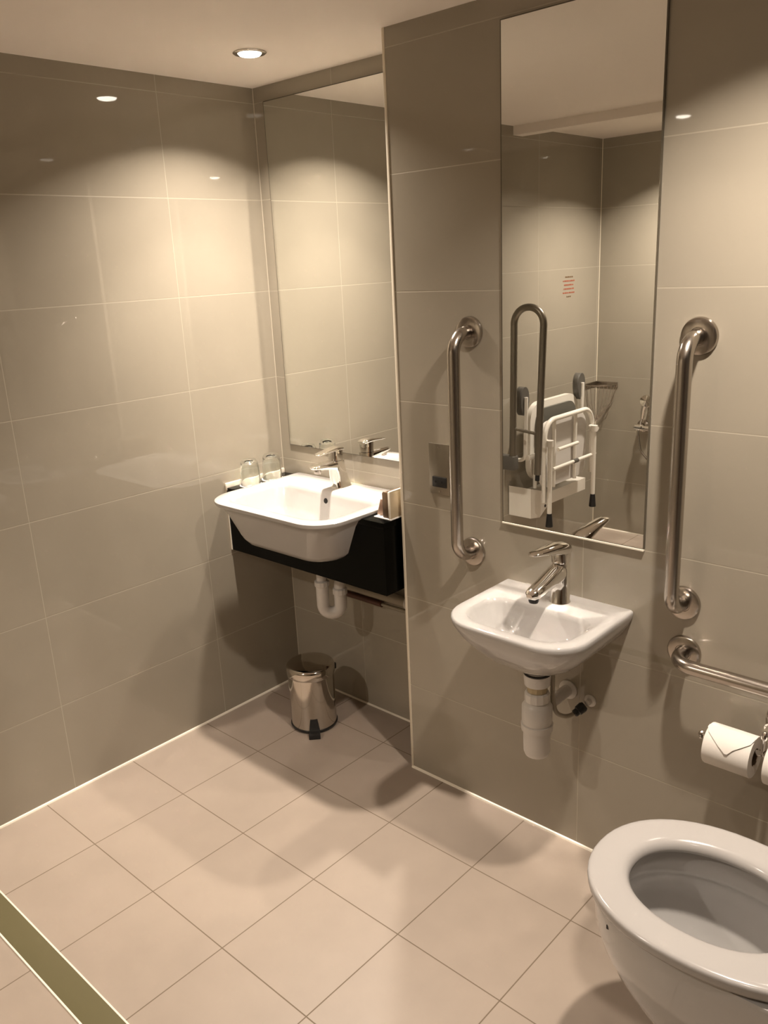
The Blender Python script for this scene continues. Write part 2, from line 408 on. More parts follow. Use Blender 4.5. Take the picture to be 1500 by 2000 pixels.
# amenity holder at the right end of the vanity
o3 = (0.705, -0.16, CT+0.0002)
t = thing('amenity_holder', 'small beige and brown box holder with sachets at the right end of the vanity', 'toiletry holder', o3)
def obx(name, x0, x1, y0, y1, z0, z1, m, par, bev=0.001, o=o3):
    b = bm_new(); box(b, x0-o[0], x1-o[0], y0-o[1], y1-o[1], z0-o[2], z1-o[2], bev); return obj(name, b, m, par)
z = CT+0.0002
obx('base_tray', 0.684, 0.752, -0.240, -0.085, z, z+0.004, m_coaster, t)
obx('side_wall', 0.745, 0.750, -0.238, -0.087, z+0.004, z+0.085, m_beige, t)
obx('inner_wall', 0.7160, 0.7200, -0.234, -0.087, z+0.004, z+0.080, m_brown, t)
obx('front_wall', 0.7205, 0.7445, -0.236, -0.231, z+0.004, z+0.084, m_brown, t)
obx('back_wall', 0.7205, 0.7445, -0.0915, -0.0875, z+0.004, z+0.084, m_beige, t)
obx('edge_strip', 0.7435, 0.7505, -0.2395, -0.2365, z+0.004, z+0.087, m_sil, t, 0.0008)
obx('edge_strip', 0.7440, 0.7508, -0.2365, -0.0870, z+0.0855, z+0.0885, m_sil, t, 0.0008)
b = bm_new(); box(b, -0.012, 0.012, -0.003, 0.003, 0, 0.05, 0.0025)
o = obj('sachet', b, m_sachet, loc=(0.697, -0.222, z+0.0045)); o.rotation_euler = (0.0, 0.25, 0.5)
tag(o, 'small pinkish brown sachet leaning in the toiletry holder on the vanity', 'sachet')

# waste trap below the vanity
o4 = (0.37, -0.185, 0.43)
t = thing('waste_trap', 'white plastic U-bend waste trap hanging under the black vanity', 'waste pipe', o4)
def V4(*p): return Vector(p) - Vector(o4)
b = bm_new(); lathe(b, V4(0.37, -0.185, 0.703), (0, 0, -1), [(0.0175, 0), (0.0175, 0.17)], 24); obj('tailpipe', b, m_plastic, t)
b = bm_new(); lathe(b, V4(0.37, -0.185, 0.553), (0, 0, -1), [(0.022, 0), (0.0255, 0.003), (0.0255, 0.018), (0.022, 0.022)], 12); obj('compression_nut', b, m_plastic, t, ang=20)
b = bm_new(); tube(b, fillet([V4(0.37, -0.185, 0.54), V4(0.37, -0.185, 0.432), V4(0.415, -0.145, 0.432), V4(0.415, -0.145, 0.52)], 0.030, 10), 0.0215, 24); obj('u_bend', b, m_plastic, t)
b = bm_new(); lathe(b, V4(0.415, -0.145, 0.500), (0, 0, 1), [(0.022, 0), (0.0255, 0.003), (0.0255, 0.020), (0.022, 0.024)], 12); obj('compression_nut', b, m_plastic, t, ang=20)
b = bm_new(); tube(b, fillet([V4(0.415, -0.145, 0.515), V4(0.415, -0.145, 0.560), V4(0.415, -0.045, 0.560)], 0.03, 8), 0.0195, 24); obj('elbow', b, m_plastic, t)
b = bm_new(); tube(b, [(0, 0, 0), (0.44, 0, 0)], 0.017, 20)
o = obj('waste_pipe', b, m_pipe, loc=(0.325, -0.030, 0.478)); tag(o, 'thick beige waste pipe running along the alcove wall below the vanity', 'pipe')
b = bm_new(); lathe(b, (0, 0, 0), (1, 0, 0), [(0.019, 0), (0.022, 0.003), (0.022, 0.02), (0.019, 0.023)], 20); obj('coupling', b, m_plastic, o, loc=(0.29, 0, 0))
b = bm_new(); tube(b, [(0, 0, 0), (0.225, 0, 0)], 0.011, 16)
o = obj('water_pipe', b, m_copper, loc=(0.265, -0.018, 0.437)); tag(o, 'dark reddish brown water pipe below the beige waste pipe', 'pipe')
b = bm_new(); tube(b, [(0.225, 0, 0), (0.50, 0, 0.004)], 0.006, 12); obj('thin_pipe', b, m_pipe, o)
b = bm_new(); lathe(b, (0.46, 0, 0.003), (1, 0, 0), [(0.008, 0), (0.012, 0.003), (0.012, 0.02), (0.008, 0.023)], 12); obj('pipe_nut', b, m_steel, o)

# ------------------------------------------------------------------ pedal bin
bx, by = 0.312, -0.215
t = thing('pedal_bin', 'small polished steel pedal bin standing on the alcove floor', 'bin', (bx, by, 0))
b = bm_new(); lathe(b, (0, 0, 0), (0, 0, 1), [(0.0, 0.003), (0.081, 0.003), (0.084, 0.008), (0.084, 0.012), (0.0, 0.012)], 48, cap0=False, cap1=False); obj('base_ring', b, m_dark, t)
b = bm_new(); lathe(b, (0, 0, 0), (0, 0, 1), [(0.081, 0.012), (0.0815, 0.200), (0.0815, 0.202)], 64); obj('body', b, m_bin, t)
b = bm_new(); lathe(b, (0, 0, 0), (0, 0, 1), [(0.0845, 0.203), (0.0855, 0.206), (0.0855, 0.2275), (0.084, 0.2345), (0.080, 0.2385), (0.070, 0.2405), (0.040, 0.2425), (0.0, 0.243)], 64, cap1=False); lid = obj('lid', b, m_bin, t)
b = bm_new(); box(b, -0.035, 0.035, 0.064, 0.094, 0.188, 0.212, 0.004); obj('hinge_cover', b, m_dark, t)
fx, fy = 0.735, -0.68   # pedal direction, towards the room
pt = bpy.data.objects.new('pedal', None)
def ped(name, pts, m):
    b = bm_new(); v = []
    d_ = Vector((fx, fy, 0)).normalized(); s_ = Vector((-d_.y, d_.x, 0))
    for (r0, hw, zz) in pts: v.append([d_*r0 + s_*hw + Vector((0, 0, zz)), d_*r0 - s_*hw + Vector((0, 0, zz))])
    return b, v, d_, s_
b, v, d_, s_ = ped('p', [], None)
lo1 = []
for r0, hw, za, zb in ((0.078, 0.013, 0.010, 0.058), (0.085, 0.013, 0.010, 0.056)):
    lo1.append([d_*r0 + s_*hw*1.5 + Vector((0, 0, za)), d_*r0 - s_*hw*1.5 + Vector((0, 0, za)), d_*r0 - s_*hw + Vector((0, 0, zb)), d_*r0 + s_*hw + Vector((0, 0, zb))])
loft(b, lo1); obj('pedal_guard', b, m_dark, t, smooth=False)
b = bm_new(); lo1 = []
for r0, hw, za, zb in ((0.080, 0.017, 0.010, 0.022), (0.106, 0.020, 0.006, 0.018), (0.117, 0.020, 0.002, 0.015), (0.118, 0.019, 0.001, 0.004)):
    lo1.append([d_*r0 + s_*hw + Vector((0, 0, za)), d_*r0 - s_*hw + Vector((0, 0, za)), d_*r0 - s_*hw + Vector((0, 0, zb)), d_*r0 + s_*hw + Vector((0, 0, zb))])
loft(b, lo1); obj('pedal', b, m_dark, t, smooth=False)
b = bm_new(); lo1 = []
for r0 in (0.083, 0.094):
    lo1.append([d_*r0 + s_*0.0175 + Vector((0, 0, 0.0195)), d_*r0 - s_*0.0175 + Vector((0, 0, 0.0195)), d_*r0 - s_*0.0175 + Vector((0, 0, 0.0225)), d_*r0 + s_*0.0175 + Vector((0, 0, 0.0225))])
loft(b, lo1); obj('pedal_edge', b, m_chrome, t, smooth=False)
bpy.data.objects.remove(pt)

# ------------------------------------------------------------------ socket plate
o = thing('shaver_socket', 'satin steel wall plate with a black socket beside the left grab bar', 'socket', (0.917, D, 1.018))
b = bm_new(); box(b, -0.036, 0.036, -0.004, -0.0003, -0.0725, 0.0725, 0.001); obj('plate', b, m_plate, o)
b = bm_new(); box(b, -0.024, 0.026, -0.007, -0.004, -0.052, -0.022, 0.0015); s1 = obj('socket_insert', b, m_dark, o)
for dx in (-0.011, 0.011):
    b = bm_new(); lathe(b, (dx, -0.0071, -0.036), (0, -1, 0), [(0.0035, 0), (0.0035, 0.0004)], 12); obj('pin_hole', b, m_hole, s1)
for dz in (0.062, -0.064):
    b = bm_new(); lathe(b, (0.0, -0.0040, dz), (0, -1, 0), [(0.003, 0), (0.003, 0.0008), (0.0, 0.001)], 12, cap1=False); obj('screw', b, m_steel, o)

# ------------------------------------------------------------------ grab bars
def grab(label, p0, p1):
    p0 = Vector(p0); p1 = Vector(p1)
    t = thing('grab_bar', label, 'grab bar', p0, 'stainless grab bars')
    so = Vector((0, -0.072, 0)); d_ = p1-p0
    b = bm_new(); tube(b, fillet([Vector((0, -0.004, 0)), so, d_+so, d_+Vector((0, -0.004, 0))], 0.050, 12), 0.0165, 28); obj('rail', b, m_steel, t)
    for q in (Vector((0, 0, 0)), d_):
        b = bm_new(); lathe(b, q, (0, -1, 0), [(0.0405, 0.0004), (0.0405, 0.004), (0.0385, 0.008), (0.034, 0.0098), (0.0195, 0.0105), (0.0185, 0.009), (0.0165, 0.009)], 48, cap1=False); obj('flange', b, m_steel, t)
grab('vertical brushed steel grab bar to the left of the narrow mirror', (1.029, D, 1.397), (1.029, D, 0.797))
grab('vertical brushed steel grab bar to the right of the narrow mirror', (1.631, D, 1.400), (1.631, D, 0.793))
grab('horizontal brushed steel grab bar above the toilet roll', (1.640, D, 0.671), (2.24, D, 0.671))

# ------------------------------------------------------------------ toilet rolls and holder
ro = (1.86, D, 0.575)
t = thing('toilet_roll_holder', 'chrome wall-mounted toilet roll holder below the horizontal grab bar', 'toilet roll holder', ro)
b = bm_new(); lathe(b, (0, 0, 0), (0, -1, 0), [(0.026, 0.0004), (0.026, 0.004), (0.022, 0.010), (0.012, 0.014), (0.009, 0.055), (0.011, 0.060)], 32); obj('wall_rose', b, m_chrome, t)
b = bm_new(); tube(b, fillet([(0, -0.05, 0), (0, -0.088, 0), (0, -0.088, -0.050), (-0.128, -0.088, -0.050)], 0.012, 6), 0.0065, 16); arm = obj('arm', b, m_chrome, t)
b = bm_new(); tube(b, fillet([(0, -0.088, -0.045), (0, -0.088, -0.050), (0.128, -0.088, -0.050)], 0.004, 4), 0.0065, 16); obj('arm', b, m_chrome, t)
for sx_ in (-1, 1):
    b = bm_new(); lathe(b, (sx_*0.128, -0.088, -0.050), (sx_, 0, 0), [(0.0065, 0), (0.010, 0.002), (0.011, 0.006), (0.007, 0.011), (0.0, 0.012)], 20, cap1=False); obj('end_cap', b, m_chrome, t)
for sx_, lab in ((-1, 'white toilet roll with a folded point on the left arm of the holder'), (1, 'white toilet roll on the right arm of the holder, cut by the picture edge')):
    x0 = -0.115 if sx_ < 0 else 0.014; x1 = x0+0.100
    t2 = thing('toilet_roll', lab, 'toilet roll', (ro[0]+x0, ro[1]-0.088, ro[2]-0.063), 'toilet rolls')
    b = bm_new(); lathe(b, (0, 0, 0), (1, 0, 0), [(0.0205, 0.0), (0.046, 0.0), (0.0468, 0.002), (0.0468, 0.098), (0.046, 0.100), (0.0205, 0.100)], 48, cap0=False, cap1=False); obj('paper', b, m_paper, t2)
    b = bm_new(); lathe(b, (0, 0, 0), (1, 0, 0), [(0.0205, 0.0), (0.0205, 0.100), (0.0195, 0.100), (0.0195, 0.0), (0.0205, 0.0)], 32, cap0=False, cap1=False); obj('cardboard_core', b, m_card, t2)
    if sx_ < 0:
        # loose top sheet folded to a point
        b = bm_new(); vs = []
        for a_, x_a, x_b in ((95, 0.0, 0.100), (108, 0.0, 0.100), (122, 0.006, 0.096), (136, 0.020, 0.082), (150, 0.034, 0.066), (164, 0.050, 0.056)):
            a = math.radians(a_); r_ = 0.0485 + (0.0015 if a_ > 100 else 0.0)
            vs.append([b.verts.new((x_a, r_*math.cos(a), r_*math.sin(a))), b.verts.new((x_b, r_*math.cos(a), r_*math.sin(a)))])
        for a, c_ in zip(vs[:-1], vs[1:]): b.faces.new((a[0], a[1], c_[1], c_[0]))
        r_ = bmesh.ops.solidify(b, geom=list(b.faces), thickness=0.0008)
        obj('folded_sheet', b, m_paper, t2)

# ------------------------------------------------------------------ small basin
SZ = 0.742; o5 = (1.325, D, 0.60)
t = thing('hand_basin', 'small white wall-hung hand basin under the narrow mirror', 'basin', o5)
b = bm_new(); yb = D-0.0005
loops = [rrect(1.275, 1.375, -0.395, -0.30, 0.045, 0.04, 0.604),
         rrect(1.255, 1.395, -0.415, -0.27, 0.06, 0.03, 0.606),
         rrect(1.235, 1.415, -0.432, yb, 0.07, 0.004, 0.614),
         rrect(1.205, 1.445, -0.458, yb, 0.085, 0.004, 0.634),
         rrect(1.175, 1.475, -0.486, yb, 0.095, 0.004, 0.664),
         rrect(1.153, 1.497, -0.508, yb, 0.10, 0.004, 0.696),
         rrect(1.142, 1.508, -0.519, yb, 0.10, 0.004, 0.722),
         rrect(1.140, 1.510, -0.521, yb, 0.10, 0.004, 0.734),
         rrect(1.141, 1.509, -0.520, yb, 0.10, 0.004, 0.739),
         rrect(1.145, 1.505, -0.516, yb-0.002, 0.097, 0.004, SZ),
         rrect(1.172, 1.478, -0.490, -0.316, 0.080, 0.050, SZ),
         rrect(1.176, 1.474, -0.486, -0.320, 0.076, 0.048, SZ-0.003),
         rrect(1.182, 1.468, -0.480, -0.326, 0.072, 0.046, SZ-0.014),
         rrect(1.200, 1.450, -0.465, -0.335, 0.062, 0.046, SZ-0.062),
         rrect(1.225, 1.425, -0.445, -0.345, 0.050, 0.040, SZ-0.088),
         rrect(1.270, 1.380, -0.415, -0.355, 0.028, 0.028, SZ-0.100)]
loft(b, sh(loops, o5)); obj('bowl', b, m_porc, t, ang=55)
b = bm_new(); lathe(b, Vector((1.31, -0.385, SZ-0.0998))-Vector(o5), (0, 0, 1), [(0.026, 0), (0.026, 0.002), (0.020, 0.003), (0.0, 0.0035)], 28, cap1=False); obj('drain', b, m_chrome, t)

X = 1.338; o6 = (X, -0.262, SZ)
t = thing('mixer_tap', 'chrome single-lever tap with rounded spout on the small hand basin', 'tap', o6)
b = bm_new()
loft(b, rot_pts([sec('xy', SZ, -0.262, 0.0265, 0.0265, X, p=2), sec('xy', SZ+0.003, -0.262, 0.0265, 0.0265, X, p=2), sec('xy', SZ+0.006, -0.262, 0.0245, 0.0245, X, p=2), sec('xy', SZ+0.05, -0.260, 0.0235, 0.0235, X, p=2), sec('xy', SZ+0.085, -0.259, 0.023, 0.024, X, p=2),
     sec('xy', SZ+0.102, -0.259, 0.022, 0.023, X, p=2), sec('xy', SZ+0.106, -0.259, 0.020, 0.021, X, p=2)], o6)); obj('body', b, m_chrome, t)
b = bm_new()
loft(b, rot_pts([sec('xz', -0.250, 0.826, 0.019, 0.026, X, p=2.2), sec('xz', -0.285, 0.822, 0.0225, 0.0255, X, p=2.2), sec('xz', -0.320, 0.815, 0.0215, 0.0215, X, p=2.2),
     sec('xz', -0.355, 0.808, 0.0205, 0.018, X, p=2.2), sec('xz', -0.382, 0.804, 0.0195, 0.0155, X, p=2.2), sec('xz', -0.396, 0.802, 0.016, 0.0125, X, p=2.2), sec('xz', -0.403, 0.801, 0.008, 0.006, X, p=2.2)], o6)); obj('spout', b, m_chrome, t)
b = bm_new(); lathe(b, Vector((X, -0.383, 0.792))-Vector(o6), (0, -0.1, -1), [(0.0125, 0), (0.0125, 0.008), (0.0105, 0.012), (0.0, 0.012)], 24, cap1=False); obj('aerator', b, m_dark, t)
b = bm_new()
loft(b, rot_pts([sec('xy', SZ+0.107, -0.259, 0.0225, 0.0235, X, p=2.4), sec('xy', SZ+0.130, -0.260, 0.0225, 0.024, X, p=2.4), sec('xy', SZ+0.136, -0.260, 0.019, 0.020, X, p=2.4)], o6)); obj('hub', b, m_chrome, t)
b = bm_new()
loft(b, rot_pts([sec('xz', -0.240, 0.876, 0.014, 0.008, X), sec('xz', -0.244, 0.879, 0.021, 0.015, X), sec('xz', -0.262, 0.883, 0.0245, 0.018, X), sec('xz', -0.290, 0.889, 0.0235, 0.0150, X),
     sec('xz', -0.330, 0.896, 0.020, 0.0100, X), sec('xz', -0.368, 0.901, 0.0175, 0.0070, X), sec('xz', -0.388, 0.903, 0.0140, 0.0045, X), sec('xz', -0.396, 0.903, 0.007, 0.002, X)], o6)); obj('lever', b, m_chrome, t)

# bottle trap and supply hose under the small basin
o7 = (1.335, -0.360, 0.35)
t = thing('bottle_trap', 'white plastic bottle trap hanging below the small hand basin', 'waste trap', o7)
def lz(name, prof, m, n=32, ang=38, z=0.0):
    b = bm_new(); lathe(b, (0, 0, z), (0, 0, 1), prof, n); return obj(name, b, m, t, ang=ang)
lz('cup', [(0.024, 0.0), (0.030, 0.004), (0.0335, 0.014), (0.0345, 0.055), (0.0345, 0.072)], m_plastic)
lz('cup_collar', [(0.0345, 0.072), (0.0395, 0.075), (0.0405, 0.090), (0.0405, 0.093), (0.037, 0.095)], m_plastic)
lz('bottle_body', [(0.0375, 0.095), (0.0385, 0.100), (0.0385, 0.142), (0.033, 0.150), (0.027, 0.155)], m_plastic)
lz('top_nut', [(0.026, 0.153), (0.0315, 0.157), (0.0315, 0.178), (0.027, 0.182)], m_plastic, 12, 20)
lz('brass_ring', [(0.023, 0.181), (0.0255, 0.184), (0.0255, 0.198), (0.023, 0.200)], m_brass, 12, 20)
lz('upper_collar', [(0.023, 0.199), (0.032, 0.202), (0.034, 0.222), (0.034, 0.232)], m_plastic)
lz('rubber_washer', [(0.034, 0.2315), (0.035, 0.2345), (0.030, 0.236)], m_dark)
lz('basin_neck', [(0.030, 0.2355), (0.036, 0.252), (0.040, 0.2555)], m_porc)
b = bm_new(); tube(b, [(0, 0.03, 0.120), (0, 0.150, 0.120)], 0.016, 20); obj('outlet_pipe', b, m_plastic, t)
b = bm_new(); lathe(b, (0, 0.1535, 0.120), (0, -1, 0), [(0.026, 0.0), (0.026, 0.004), (0.018, 0.008)], 28); obj('wall_cover', b, m_plastic, t)
t = thing('supply_hose', 'braided supply hose curving from the small basin to a wall valve', 'hose', (1.365, -0.25, 0.44))
def V8(*p): return Vector(p) - Vector((1.365, -0.25, 0.44))
hp = [V8(1.352, -0.315, 0.606), V8(1.352, -0.315, 0.50), V8(1.358, -0.308, 0.452), V8(1.370, -0.262, 0.422), V8(1.384, -0.242, 0.438)]
b = bm_new(); tube(b, fillet(hp, 0.04, 8), 0.0058, 14); obj('hose', b, m_pipe, t)
b = bm_new(); lathe(b, V8(1.378, -0.251, 0.431), V8(1.398, -0.215, 0.455)-V8(1.378, -0.251, 0.431), [(0.007, 0), (0.010, 0.003), (0.010, 0.012), (0.013, 0.014), (0.014, 0.030), (0.011, 0.036), (0.0, 0.037)], 16, cap1=False); obj('valve', b, m_dark, t)
b = bm_new(); lathe(b, V8(1.400, D-0.0004, 0.458), (0, -1, 0), [(0.017, 0), (0.016, 0.003), (0.009, 0.006), (0.008, 0.016)], 20); obj('wall_rose', b, m_plastic, t)

# ------------------------------------------------------------------ toilet
def egg(cx_, cy_, af, ab, bw, z, n=56, p=2.15):
    """long axis along x, tip towards -x"""
    out = []
    for k in range(n):
        a = 2*PI*k/n; c_, s_ = math.cos(a), math.sin(a)
        L_ = ab if c_ > 0 else af
        out.append(Vector((cx_ + math.copysign(abs(c_)**(2/p), c_)*L_, cy_ + math.copysign(abs(s_)**(2/p), s_)*bw, z)))
    return out
TX, TY = 1.915, -0.685; o9 = (2.0, TY, 0)
t = thing('toilet', 'white toilet with an open oval seat at the lower right', 'toilet', o9)
b = bm_new()
prof = [(2.06, .105, .42, .090, 0.0), (2.06, .110, .42, .092, 0.03), (2.04, .125, .44, .095, 0.09), (2.01, .150, .47, .103, 0.135), (1.985, .155, .50, .112, 0.17), (1.960, .185, .525, .127, 0.215), (1.945, .207, .54, .142, 0.26), (1.932, .218, .553, .155, 0.305), (1.920, .219, .565, .163, 0.35), (1.916, .219, .569, .168, 0.40), (1.915, .221, .57, .172, 0.425), (1.915, .219, .569, .170, 0.432)]
loops = [egg(c_, TY, a, bb, wv, z) for c_, a, bb, wv, z in prof]
# inside of the pan
ins = [(1.920, .185, .175, .136, 0.432), (1.920, .181, .170, .132, 0.426), (1.920, .180, .168, .131, 0.385), (1.920, .181, .170, .132, 0.374), (1.920, .190, .176, .142, 0.365), (1.922, .188, .174, .138, 0.33), (1.930, .172, .162, .124, 0.285), (1.945, .145, .140, .100, 0.245), (1.960, .105, .108, .072, 0.210), (1.975, .070, .080, .050, 0.185), (1.985, .045, .05, .035, 0.165)]
loops += [egg(c_, TY, a, bb, wv, z) for c_, a, bb, wv, z in ins]
loft(b, sh(loops, o9)); obj('bowl', b, m_porc, t, ang=60)
b = bm_new()
so = [(.222, .26, .181, .4380), (.226, .262, .185, .4395), (.2285, .264, .187, .4440), (.2295, .264, .188, .4530), (.2290, .264, .1875, .4580), (.2270, .262, .1855, .4610), (.2230, .258, .1815, .4628), (.2150, .250, .1735, .4640), (.180, .185, .140, .4640), (.168, .158, .1290, .4622), (.160, .150, .1215, .4585), (.1550, .145, .1165, .4530), (.1525, .142, .1140, .4460), (.1530, .142, .1145, .4400), (.157, .146, .118, .4380)]
lp = [egg(TX, TY, a, bb, wv, z) for a, bb, wv, z in so]
vl = loft(b, sh(lp, o9), False, False)
n_ = len(lp[0])
for i in range(n_): b.faces.new((vl[-1][i], vl[-1][(i+1) % n_], vl[0][(i+1) % n_], vl[0][i]))
obj('seat', b, m_seatpl, t, ang=60)
for sy_ in (-1, 1):
    b = bm_new(); box(b, 1.775-2.0-0.010, 1.775-2.0+0.010, sy_*0.125-0.007, sy_*0.125+0.007, 0.4325, 0.4396, 0.002); obj('seat_buffer', b, m_grey, t)
    b = bm_new(); tube(b, [(0.215, sy_*0.075-0.02, 0.452), (0.215, sy_*0.075+0.02, 0.452)], 0.013, 16); obj('hinge', b, m_chrome, t)
b = bm_new(); box(b, 1.777-2.0-0.003, 1.777-2.0+0.003, -0.1315-0.004, -0.1315+0.004, 0.394, 0.403, 0.0008); obj('side_notch', b, m_dark, t)
b = bm_new(); lathe(b, Vector((1.972, TY, 0.205))-Vector(o9), (0, 0, 1), [(0.085, 0), (0.0, 0.0002)], 32, cap0=False, cap1=False)
for v in b.verts: v.co.y *= 0.78
obj('water', b, m_water, t)

# ------------------------------------------------------------------ shower area (seen in the mirror)
RY = -1.775
t = thing('fold_up_rail', 'dark grey hinged support rail folded upright on the left wall', 'support rail', (0, RY, 0.55))
def V(*p, o=(0, RY, 0.55)): return Vector(p) - Vector(o)
b = bm_new(); tube(b, fillet([V(0.115, RY, 0.64), V(0.125, RY, 1.352), V(0.285, RY, 1.352), V(0.255, RY, 0.575)], 0.078, 14), 0.0165, 20); obj('loop', b, m_railgrey, t)
b = bm_new(); tube(b, [V(0.118, RY, 0.785), V(0.262, RY, 0.770)], 0.008, 12); obj('cross_bar', b, m_railgrey, t)
b = bm_new(); box(b, 0.001, 0.008, -0.05, 0.05, -0.11, 0.17, 0.002); obj('wall_plate', b, m_plate, t)
b = bm_new(); box(b, 0.008, 0.135, -0.022, 0.022, 0.03, 0.10, 0.006); obj('hinge_block', b, m_grey, t)
for zz in (0.15, -0.09):
    b = bm_new(); lathe(b, (0.008, 0.0, zz), (1, 0, 0), [(0.010, 0), (0.009, 0.005), (0.0, 0.008)], 16, cap1=False); obj('bolt', b, m_chrome, t)
b = bm_new(); tube(b, [V(0.255, RY, 0.575), V(0.254, RY, 0.545)], 0.011, 14); obj('end_plug', b, m_dark, t)

t = thing('folding_shower_chair', 'folded white shower seat with grey pads and legs on the left wall', 'shower seat', (0, -2.14, 0.28))
os_ = (0, -2.14, 0.28)
def S(x, y, z): return Vector((x, y, z)) - Vector(os_)
def yz_plate(name, x0, x1, y0, y1, z0, z1, r, m, par=t, seg=8):
    b = bm_new(); L0 = []
    for cy_, cz_, a0 in ((y1-r, z0+r, -PI/2), (y1-r, z1-r, 0), (y0+r, z1-r, PI/2), (y0+r, z0+r, PI)):
        for k in range(seg+1):
            a = a0 + PI/2*k/seg; L0.append((cy_+r*math.cos(a), cz_+r*math.sin(a)))
    loft(b, [[S(x0, y, z) for y, z in L0], [S(x1, y, z) for y, z in L0]]); return obj(name, b, m, par)
# back cushion and its white shell
yz_plate('back_shell', 0.070, 0.098, -2.42, -1.955, 0.47, 0.872, 0.095, m_whitemetal)
yz_plate('back_pad', 0.098, 0.112, -2.375, -2.000, 0.50, 0.838, 0.070, m_greypad)
# arms
for y in (-1.875, -2.415):
    b = bm_new(); tube(b, fillet([S(0.05, y, 0.60), S(0.12, y, 0.61), S(0.125, y, 0.92)], 0.03, 6), 0.010, 14); arm = obj('arm_tube', b, m_whitemetal, t)
    b = bm_new(); loft(b, [[S(xx, y+dy*s_, 0.915+dz) for dy, dz in [(0.042*math.cos(a)*1.0, (0.055 if math.sin(a) > 0 else 0.085)*math.sin(a)) for a in [2*PI*k/24 for k in range(24)]]] for xx, s_ in ((0.085, 0.8), (0.095, 1), (0.115, 1), (0.120, 0.85))])
    obj('arm_pad', b, m_grey, arm)
b = bm_new(); tube(b, [S(0.12, -1.90, 0.612), S(0.12, -1.96, 0.612)], 0.013, 14); obj('arm_pivot', b, m_whitemetal, t)
# seat frame, underside facing the room
b = bm_new(); tube(b, fillet([S(0.215, -1.90, 0.40), S(0.215, -1.90, 0.805), S(0.215, -2.36, 0.805), S(0.215, -2.36, 0.46)], 0.085, 10), 0.0125, 16); obj('seat_frame', b, m_whitemetal, t)
yz_plate('seat_panel', 0.170, 0.190, -2.345, -1.915, 0.455, 0.790, 0.075, m_plastic)
for y in (-2.005, -2.210):
    b = bm_new(); tube(b, [S(0.203, y, 0.455), S(0.203, y, 0.80)], 0.010, 12); obj('support_tube', b, m_whitemetal, t)
b = bm_new(); tube(b, [S(0.225, -2.010, 0.648), S(0.225, -2.200, 0.648)], 0.009, 12); obj('cross_tube', b, m_whitemetal, t)
b = bm_new(); tube(b, [S(0.245, -1.93, 0.566), S(0.245, -2.345, 0.566)], 0.009, 12); obj('cross_tube', b, m_whitemetal, t)
b = bm_new(); tube(b, [S(0.245, -2.125, 0.566), S(0.245, -2.165, 0.566)], 0.0115, 12); obj('clip', b, m_grey, t)
for y, zb in ((-1.885, 0.285), (-2.315, 0.285)):
    b = bm_new(); tube(b, [S(0.255, y, 0.71), S(0.255, y, zb+0.06)], 0.0115, 14); lg = obj('leg', b, m_whitemetal, t)
    b = bm_new(); lathe(b, S(0.255, y, zb), (0, 0, 1), [(0.018, 0), (0.018, 0.006), (0.013, 0.066), (0.0125, 0.068)], 18); obj('rubber_foot', b, m_dark, lg)
    b = bm_new(); tube(b, [S(0.215, y-0.03, 0.705), S(0.27, y-0.0, 0.705)], 0.012, 12); lathe(b, S(0.255, y, 0.690), (0, 0, 1), [(0.017, 0), (0.017, 0.03)], 14); obj('leg_bracket', b, m_whitemetal, t)
b = bm_new(); box(b, 0.235, 0.243, S(0, -1.915, 0).y, S(0, -1.897, 0).y, 0.39-0.28, 0.63-0.28, 0.002); obj('hinge_slot', b, m_dark, t)
# lower frame and wall bracket
b = bm_new(); tube(b, [S(0.11, -1.98, 0.44), S(0.11, -1.985, 0.62)], 0.0105, 12); obj('post', b, m_whitemetal, t)
b = bm_new()
poly = [(-1.905, 0.455), (-2.075, 0.40), (-2.45, 0.395), (-2.45, 0.33), (-2.075, 0.335), (-1.99, 0.285), (-1.905, 0.30)]
for xx in (0.004,):
    v0 = [b.verts.new(S(0.004, y, z)) for y, z in poly]; v1 = [b.verts.new(S(0.135, y, z)) for y, z in poly]
    n = len(poly)
    for i in range(n): b.faces.new((v0[i], v0[(i+1) % n], v1[(i+1) % n], v1[i]))
    b.faces.new(v0); b.faces.new(list(reversed(v1)))
bmesh.ops.triangulate(b, faces=[f for f in b.faces if len(f.verts) > 4])
obj('wall_bracket', b, m_whitemetal, t, smooth=False)
for zz in (0.385, 0.335):
    b = bm_new(); lathe(b, S(0.135, -2.04, zz), (1, 0, 0), [(0.008, 0), (0.008, 0.002), (0.0, 0.003)], 12, cap1=False); obj('bolt', b, m_dark, t)

# corner basket
t = thing('corner_basket', 'chrome wire basket fixed in the far corner of the shower', 'wire basket', (0, REAR, 0.62))
def K(x, y, z): return Vector((x, y-REAR, z-0.62))
b = bm_new()
box(b, 0.001, 0.005, 0.001, 0.128, 0.225, 0.252, 0.001); box(b, 0.001, 0.134, 0.001, 0.005, 0.225, 0.252, 0.001); obj('rim_band', b, m_steel, t)
b = bm_new(); tube(b, [K(0.006, -2.668, 0.862)] + [K(0.006+0.128*math.sin(a), -2.794+0.006+0.122*math.cos(a), 0.862) for a in [k*PI/20 for k in range(1, 10)]] + [K(0.134, -2.788, 0.862)], 0.003, 8); obj('front_rim', b, m_steel, t)
for k in range(9):
    a = PI/2*k/8; x_, y_ = 0.008+0.124*math.sin(a), REAR+0.008+0.118*math.cos(a)
    b = bm_new(); tube(b, [K(x_, y_, 0.862), K(x_*0.8, REAR+(y_-REAR)*0.8, 0.76), K(0.010, REAR+0.010, 0.635)], 0.0016, 6); obj('basket_wire', b, m_steel, t)

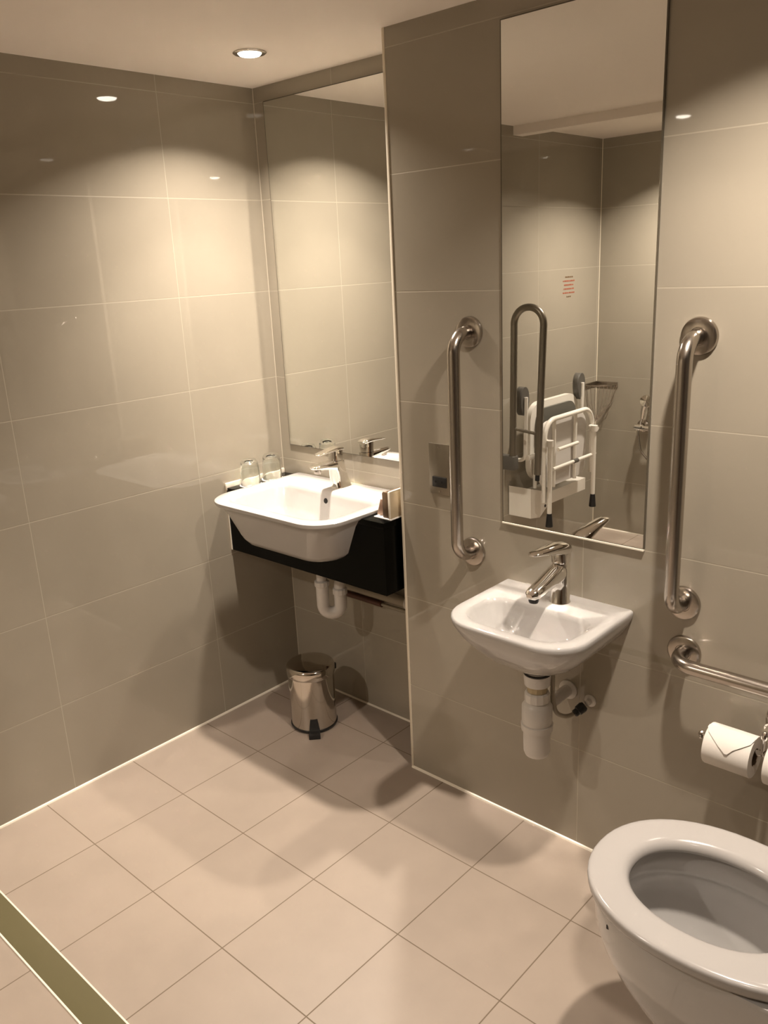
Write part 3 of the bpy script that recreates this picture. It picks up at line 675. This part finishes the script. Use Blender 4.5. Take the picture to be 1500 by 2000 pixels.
# shower valve, handset and hose on the rear wall
t = thing('shower_mixer', 'chrome horizontal bar shower valve on the far shower wall', 'shower valve', (0.37, REAR, 0.640))
b = bm_new(); lathe(b, (-0.075, 0, 0), (0, 1, 0), [(0.034, 0.0005), (0.034, 0.006), (0.026, 0.012), (0.018, 0.016), (0.016, 0.055)], 32); obj('wall_rose', b, m_steel, t)
b = bm_new(); lathe(b, (0.075, 0, 0), (0, 1, 0), [(0.034, 0.0005), (0.034, 0.006), (0.026, 0.012), (0.018, 0.016), (0.016, 0.055)], 32); obj('wall_rose', b, m_steel, t)
b = bm_new(); lathe(b, (-0.095, 0.065, 0), (1, 0, 0), [(0.014, 0), (0.019, 0.004), (0.019, 0.045), (0.015, 0.048), (0.015, 0.142), (0.019, 0.145), (0.019, 0.186), (0.014, 0.19)], 28); obj('bar', b, m_chrome, t)
t = thing('shower_handset', 'small chrome shower handset hanging in its wall holder', 'shower head', (0.325, REAR, 0.76))
b = bm_new(); lathe(b, (0.01, 0, 0.0), (0, 1, 0), [(0.016, 0.0005), (0.016, 0.006), (0.010, 0.010), (0.009, 0.045)], 20); obj('holder', b, m_chrome, t)
b = bm_new(); lathe(b, (0.008, 0.062, 0.030), (0.25, 0.85, 0.15), [(0.012, -0.020), (0.027, -0.012), (0.032, 0.0), (0.030, 0.008), (0.0, 0.010)], 28, cap1=False); obj('head', b, m_chrome, t)
b = bm_new(); tube(b, [(0.006, 0.058, 0.03), (-0.008, 0.055, -0.02), (-0.014, 0.052, -0.07)], [0.016, 0.014, 0.011], 16); obj('handle', b, m_chrome, t)
b = bm_new(); hp = [Vector((0.311, REAR+0.052, 0.690)), Vector((0.305, REAR+0.085, 0.62)), Vector((0.330, REAR+0.095, 0.52)), Vector((0.40, REAR+0.085, 0.44)), Vector((0.46, REAR+0.075, 0.52)), Vector((0.445, REAR+0.066, 0.620))]
tube(b, [p - Vector((0.33, REAR, 0.5)) for p in fillet(hp, 0.06, 8)], 0.006, 12)
o = obj('shower_hose', b, m_steel, loc=(0.33, REAR, 0.5)); tag(o, 'ribbed metal shower hose looping below the handset', 'hose')

# printed notice on the left shower wall (too small in the photo to read)
random.seed(4)
t = thing('wall_notice', 'small notice of red printed lines on the shower wall above the seat', 'notice', (0, -2.47, 1.41))
rows = [(1.458, 0.040, m_brownprint), (1.438, 0.058, m_red), (1.418, 0.046, m_red), (1.398, 0.052, m_red), (1.378, 0.058, m_red), (1.358, 0.022, m_brownprint)]
for zc, hw, m in rows:
    b = bm_new(); y = -hw
    while y < hw:
        wd = random.uniform(0.010, 0.022)
        k = y
        while k < min(y+wd, hw):
            hh = random.choice((0.0030, 0.0038, 0.0045)); box(b, 0.0002, 0.0008, k, k+0.0022, zc-1.41-0.003, zc-1.41+hh); k += 0.0034
        y += wd+0.004
    obj('printed_line', b, m, t, smooth=False)
